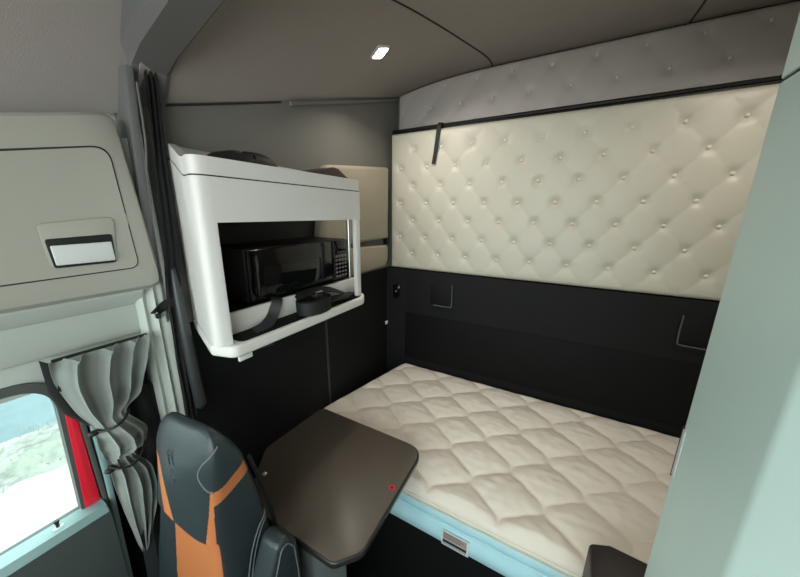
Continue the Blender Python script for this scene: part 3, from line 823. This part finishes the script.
OR_FRONT = [(-.860, 1.030), (-.853, .995), (-.822, .866), (-.835, .66), (-.84, .42), (-.64, .42), (-.628, .66), (-.617, .80), (-.6, .89), (-.6, 1.0), (-.632, 1.012), (-.637, .95), (-.648, .872), (-.70, .868), (-.772, .868), (-.806, .940), (-.822, .980), (-.838, 1.02)]
OR_SIDE = [(.24, .985), (.262, 1.004), (.300, 1.012), (.352, 1.036), (.37, 1.036), (.372, 1.004), (.358, 1.003), (.31, .985), (.271, .972), (.262, .93), (.255, .88), (.243, .80), (.235, .66), (.22, .66)]
pts = [[seat_pt(i / NS, j / NT) for j in range(NT + 1)] for i in range(NS)]
parts = {'body': NB(), 'insert': NB()}
vm = {'body': {}, 'insert': {}}
def gv(k, i, j):
    i %= NS
    if (i, j) not in vm[k]: vm[k][(i, j)] = parts[k].verts.new(pts[i][j])
    return vm[k][(i, j)]
for i in range(NS):
    for j in range(NT):
        q = [pts[i][j], pts[(i + 1) % NS][j], pts[(i + 1) % NS][j + 1], pts[i][j + 1]]
        c = (q[0] + q[1] + q[2] + q[3]) / 4
        nrm = (q[1] - q[0]).cross(q[3] - q[0])
        k = 'body'
        side = nrm.x > abs(nrm.y)
        if not side and c.y < .34 and inpoly((c.x, c.z), OR_FRONT): k = 'insert'
        if c.x > -.66 and side and inpoly((c.y, c.z), OR_SIDE): k = 'insert'
        parts[k].faces.new([gv(k, i, j), gv(k, i + 1, j), gv(k, i + 1, j + 1), gv(k, i, j + 1)])
parts['body'].faces.new([gv('body', i, NT) for i in range(NS)])
br_ = finish('backrest', parts['body'], M['leather'], ds, angle=60)
ins = finish('orange_insert', parts['insert'], M['orange'], ds, angle=60); ins['label'] = 'orange leather insert'
def seam_side(pts2, r, off=0):
    out = []
    for p in spline([(a, b, 0) for a, b in pts2], 6):
        y, z = p.x, p.y; t = .86 * (z - .42) / (1.04 - .42) if z < 1.04 else .86 + .14 * math.asin(min(1, (z - 1.04) / (ZTOP - 1.04))) / (PI / 2)
        best = min((abs(seat_pt(k / 800, t).y - y), k) for k in range(600, 900))
        q = seat_pt(best[1] / 800, t); out.append((q.x + off * .5, q.y - off * .3, q.z))
    return tube(NB(), out, r, 6)
sm = finish('seam', seam_side([(.393, .845), (.380, .838), (.362, .828), (.345, .805), (.330, .775), (.318, .74), (.308, .70), (.300, .63)], .0022, .001), M['stitch'], ds)
finish('seam', seam_side([(.398, .835), (.385, .828), (.368, .818), (.352, .795), (.338, .765), (.326, .73), (.316, .69), (.308, .62)], .0018, .001), M['stitch'], ds)
hp = [seat_pt((360 + a) / 360, .86 * (z - .42) / .62 if z < 1.04 else .86 + .14 * math.asin((z - 1.04) / (ZTOP - 1.04)) / (PI / 2)) for z, a in [(1.112, -14), (1.106, -26), (1.094, -40), (1.074, -50), (1.050, -54), (1.030, -51), (1.014, -45), (1.006, -38)]]
finish('seam', tube(NB(), spline(hp, 5), .0020, 6), M['stitch'], ds)
# embossed mark on the headrest: faint upright squiggle
bm = NB()
def fr_pt(x, z): return Vector((x, frontY(z) - .0062, z))
for poly in ([(-.790, 1.060), (-.782, 1.045), (-.775, 1.028)], [(-.772, 1.066), (-.764, 1.050), (-.757, 1.034)], [(-.784, 1.048), (-.772, 1.050), (-.763, 1.049)], [(-.770, 1.018), (-.760, 1.012), (-.752, 1.000), (-.757, .992)]):
    tube(bm, [fr_pt(x, z) for x, z in poly], .0013, 6)
finish('embossed_mark', bm, M['leather'], ds)
# rear edge trim on the right side
bm = NB(); tube(bm, [(interp(XRt, z) - .012, interp(REAR, z) + .002, z) for z in [1.03 - i * .02 for i in range(27)]], .0055, 8); finish('shell_edge', bm, M['black'], ds)
bm = NB(); box(bm, (-.622, .390, .957), (-.613, .400, .963), .001); finish('hook', bm, M['chrome'], ds)
# folded-up armrest
bm = NB()
AP = rpoly([(.300, .50), (.306, .75), (.345, .838), (.375, .840), (.400, .80), (.408, .70), (.405, .50)], [.02, .05, .025, .02, .03, .05, .02], 6)
prism(bm, AP, 0, -.585, -.520, .012, 3); ar = finish('armrest', bm, M['leather'], ds, angle=40)
bm = NB(); arp = [(-.519, y, z) for y, z in rpoly([(.316, .52), (.322, .74), (.352, .822), (.370, .823), (.388, .79), (.394, .70), (.392, .52)], [.01, .04, .02, .02, .03, .04, .01], 6)]
tube(bm, arp, .0018, 6, closed=True); finish('seam', bm, M['stitch'], ar)
bm = NB(); tube(bm, [(-.64, .36, .56), (-.55, .36, .56)], .03, 16); finish('armrest_pivot', bm, M['black'], ds)
# cushion and pedestal (below the frame)
bm = NB(); box(bm, (-.99, -.24, .34), (-.55, .27, .47), .05, 4); finish('seat_cushion', bm, M['leather'], ds)
bm = NB(); box(bm, (-.93, -.15, 0.0), (-.60, .36, .36), .03, 3); finish('pedestal', bm, M['black'], ds)

# ------------------------------------------------------------------ tall pale cabinet on the right
tc_ = thing('tall_cabinet', (.6, .56, 0), 'tall pale green-grey cabinet filling the right edge', 'cabinet')
XW, Y0, Y1 = .2215, .445, .664
bm = NB(); prism(bm, rpoly([(XW, Y0), (XW + .065, .30), (XR - .01, .30), (XR - .01, Y1), (XW, Y1)], [.03, .03, .01, .01, .014], 5), 2, .001, 1.795, .002)
finish('carcass', bm, M['mint'], tc_, angle=30)
bm = NB()
zt = 2.2
prism(bm, rpoly([(XW, Y0), (XW + .065, .30), (.9, .30), (.9, Y1), (XW, Y1)], [.03, .03, .01, .01, .014], 5), 2, 1.800, zt - .01, .002)
finish('upper_section', bm, M['mint'], tc_, angle=30)
bm = NB(); prism(bm, [(XW + .004, Y0 + .004), (XW + .07, .305), (.89, .305), (.89, Y1 - .004), (XW + .004, Y1 - .004)], 2, 1.79, 1.805); finish('seam_gap', bm, M['seam'], tc_)
bm = NB(); box(bm, (XW - .001, .645, 1.150), (XW + .001, .657, 1.248), .0008); st_ = finish('latch_plate', bm, M['silver'], tc_)
bm = NB(); box(bm, (XW - .0008, .6575, 1.145), (XW + .001, .661, 1.252), .0003); finish('latch_gap', bm, M['seam'], tc_)

# dark padded post in front of the mattress
bm = NB(); prism(bm, rpoly([(.140, 0.002), (.290, .002), (.290, .775), (.192, .782), (.148, .760)], [.0, .0, .0, .012, .02], 5), 1, .672, .80, .006, 3)
tag(finish('padded_post', bm, M['brownpad'], angle=35), 'dark brown padded block standing between mattress front and tall pale cabinet', 'padding')

# ------------------------------------------------------------------ ceiling lamps
def lamp(x, y, label, ang, power):
    eps = .02
    nx_ = -(zsleep(x + eps, y) - zsleep(x - eps, y)) / (2 * eps); ny_ = -(zsleep(x, y + eps) - zsleep(x, y - eps)) / (2 * eps)
    nrm = Vector((nx_, ny_, 1)).normalized()
    q = Vector((0, 0, 1)).rotation_difference(nrm)
    Mx = Matrix.Translation((x, y, zsleep(x, y) - .001)) @ q.to_matrix().to_4x4() @ Matrix.Rotation(ang, 4, 'Z')
    r = thing('ceiling_lamp', (x, y, zsleep(x, y)), label, 'lamp')
    def pr(P2, a, b, bev, m, nm):
        bm = NB(); prism(bm, P2, 2, a, b, bev); bmesh.ops.transform(bm, matrix=Mx, verts=bm.verts); return finish(nm, bm, m, r, angle=35)
    pr(rpoly([(-.039, -.031), (.039, -.031), (.039, .031), (-.039, .031)], .012, 5), -.008, .004, .003, M['silver'], 'bezel')
    pr(rpoly([(-.032, -.024), (.032, -.024), (.032, .024), (-.032, .024)], .009, 5), -.010, -.006, .001, M['led'], 'diffuser')
    ld = bpy.data.lights.new('lamp_light', 'AREA'); ld.shape = 'RECTANGLE'; ld.size = .06; ld.size_y = .045; ld.energy = power; ld.color = (1.0, .92, .80); ld.spread = math.radians(150)
    lo = bpy.data.objects.new('lamp_light', ld); col.objects.link(lo); lo.parent = r
    lo.matrix_local = Matrix.Translation(-Vector(r.location)) @ Mx @ Matrix.Translation((0, 0, -.013))
    return r
lamp(-.785, 1.225, 'small lit ceiling lamp above the microwave cabinet and bunk', math.radians(-27), 3.3)
lamp(.62, 1.165, 'ceiling lamp over the bunk, hidden behind the tall pale cabinet', math.radians(27), 3.6)

# ------------------------------------------------------------------ daylight
w = bpy.data.worlds.new('World'); scene.world = w; w.use_nodes = True
bg = w.node_tree.nodes['Background']; bg.inputs['Color'].default_value = (.87, 1.0, .98, 1); bg.inputs['Strength'].default_value = 5.4
def portal(loc, rot, sx, sy):
    ld = bpy.data.lights.new('daylight_portal', 'AREA'); ld.shape = 'RECTANGLE'; ld.size = sx; ld.size_y = sy; ld.cycles.is_portal = True
    lo = bpy.data.objects.new('daylight_portal', ld); lo.location = loc; lo.rotation_euler = rot; col.objects.link(lo)
portal((0.03, YF - .01, 1.42), (PI / 2, 0, 0), 2.2, .95)      # windscreen, faces the cab
portal((XL - .08, -.4, 1.02), (0, -PI / 2, 0), .42, 1.15)

# ------------------------------------------------------------------ camera
cam = bpy.data.cameras.new('camera'); co = bpy.data.objects.new('camera', cam); col.objects.link(co)
cam.sensor_fit = 'HORIZONTAL'; cam.sensor_width = 36; cam.lens = 302.2 / 800 * 36; cam.clip_start = .02
Rw = ((0.87345, 0.12462, -0.47069), (0.48684, -0.20762, 0.84846), (0.00801, -0.97024, -0.24202))
mm = Matrix(((Rw[0][0], -Rw[0][1], -Rw[0][2], 0), (Rw[1][0], -Rw[1][1], -Rw[1][2], 0), (Rw[2][0], -Rw[2][1], -Rw[2][2], 1.62), (0, 0, 0, 1)))
co.matrix_world = mm
scene.camera = co
scene.view_settings.view_transform = 'Standard'; scene.view_settings.look = 'None'
scene.view_settings.gamma = 1; scene.view_settings.use_curve_mapping = False; scene.view_settings.exposure = 0.0
scene.cycles.max_bounces = 8
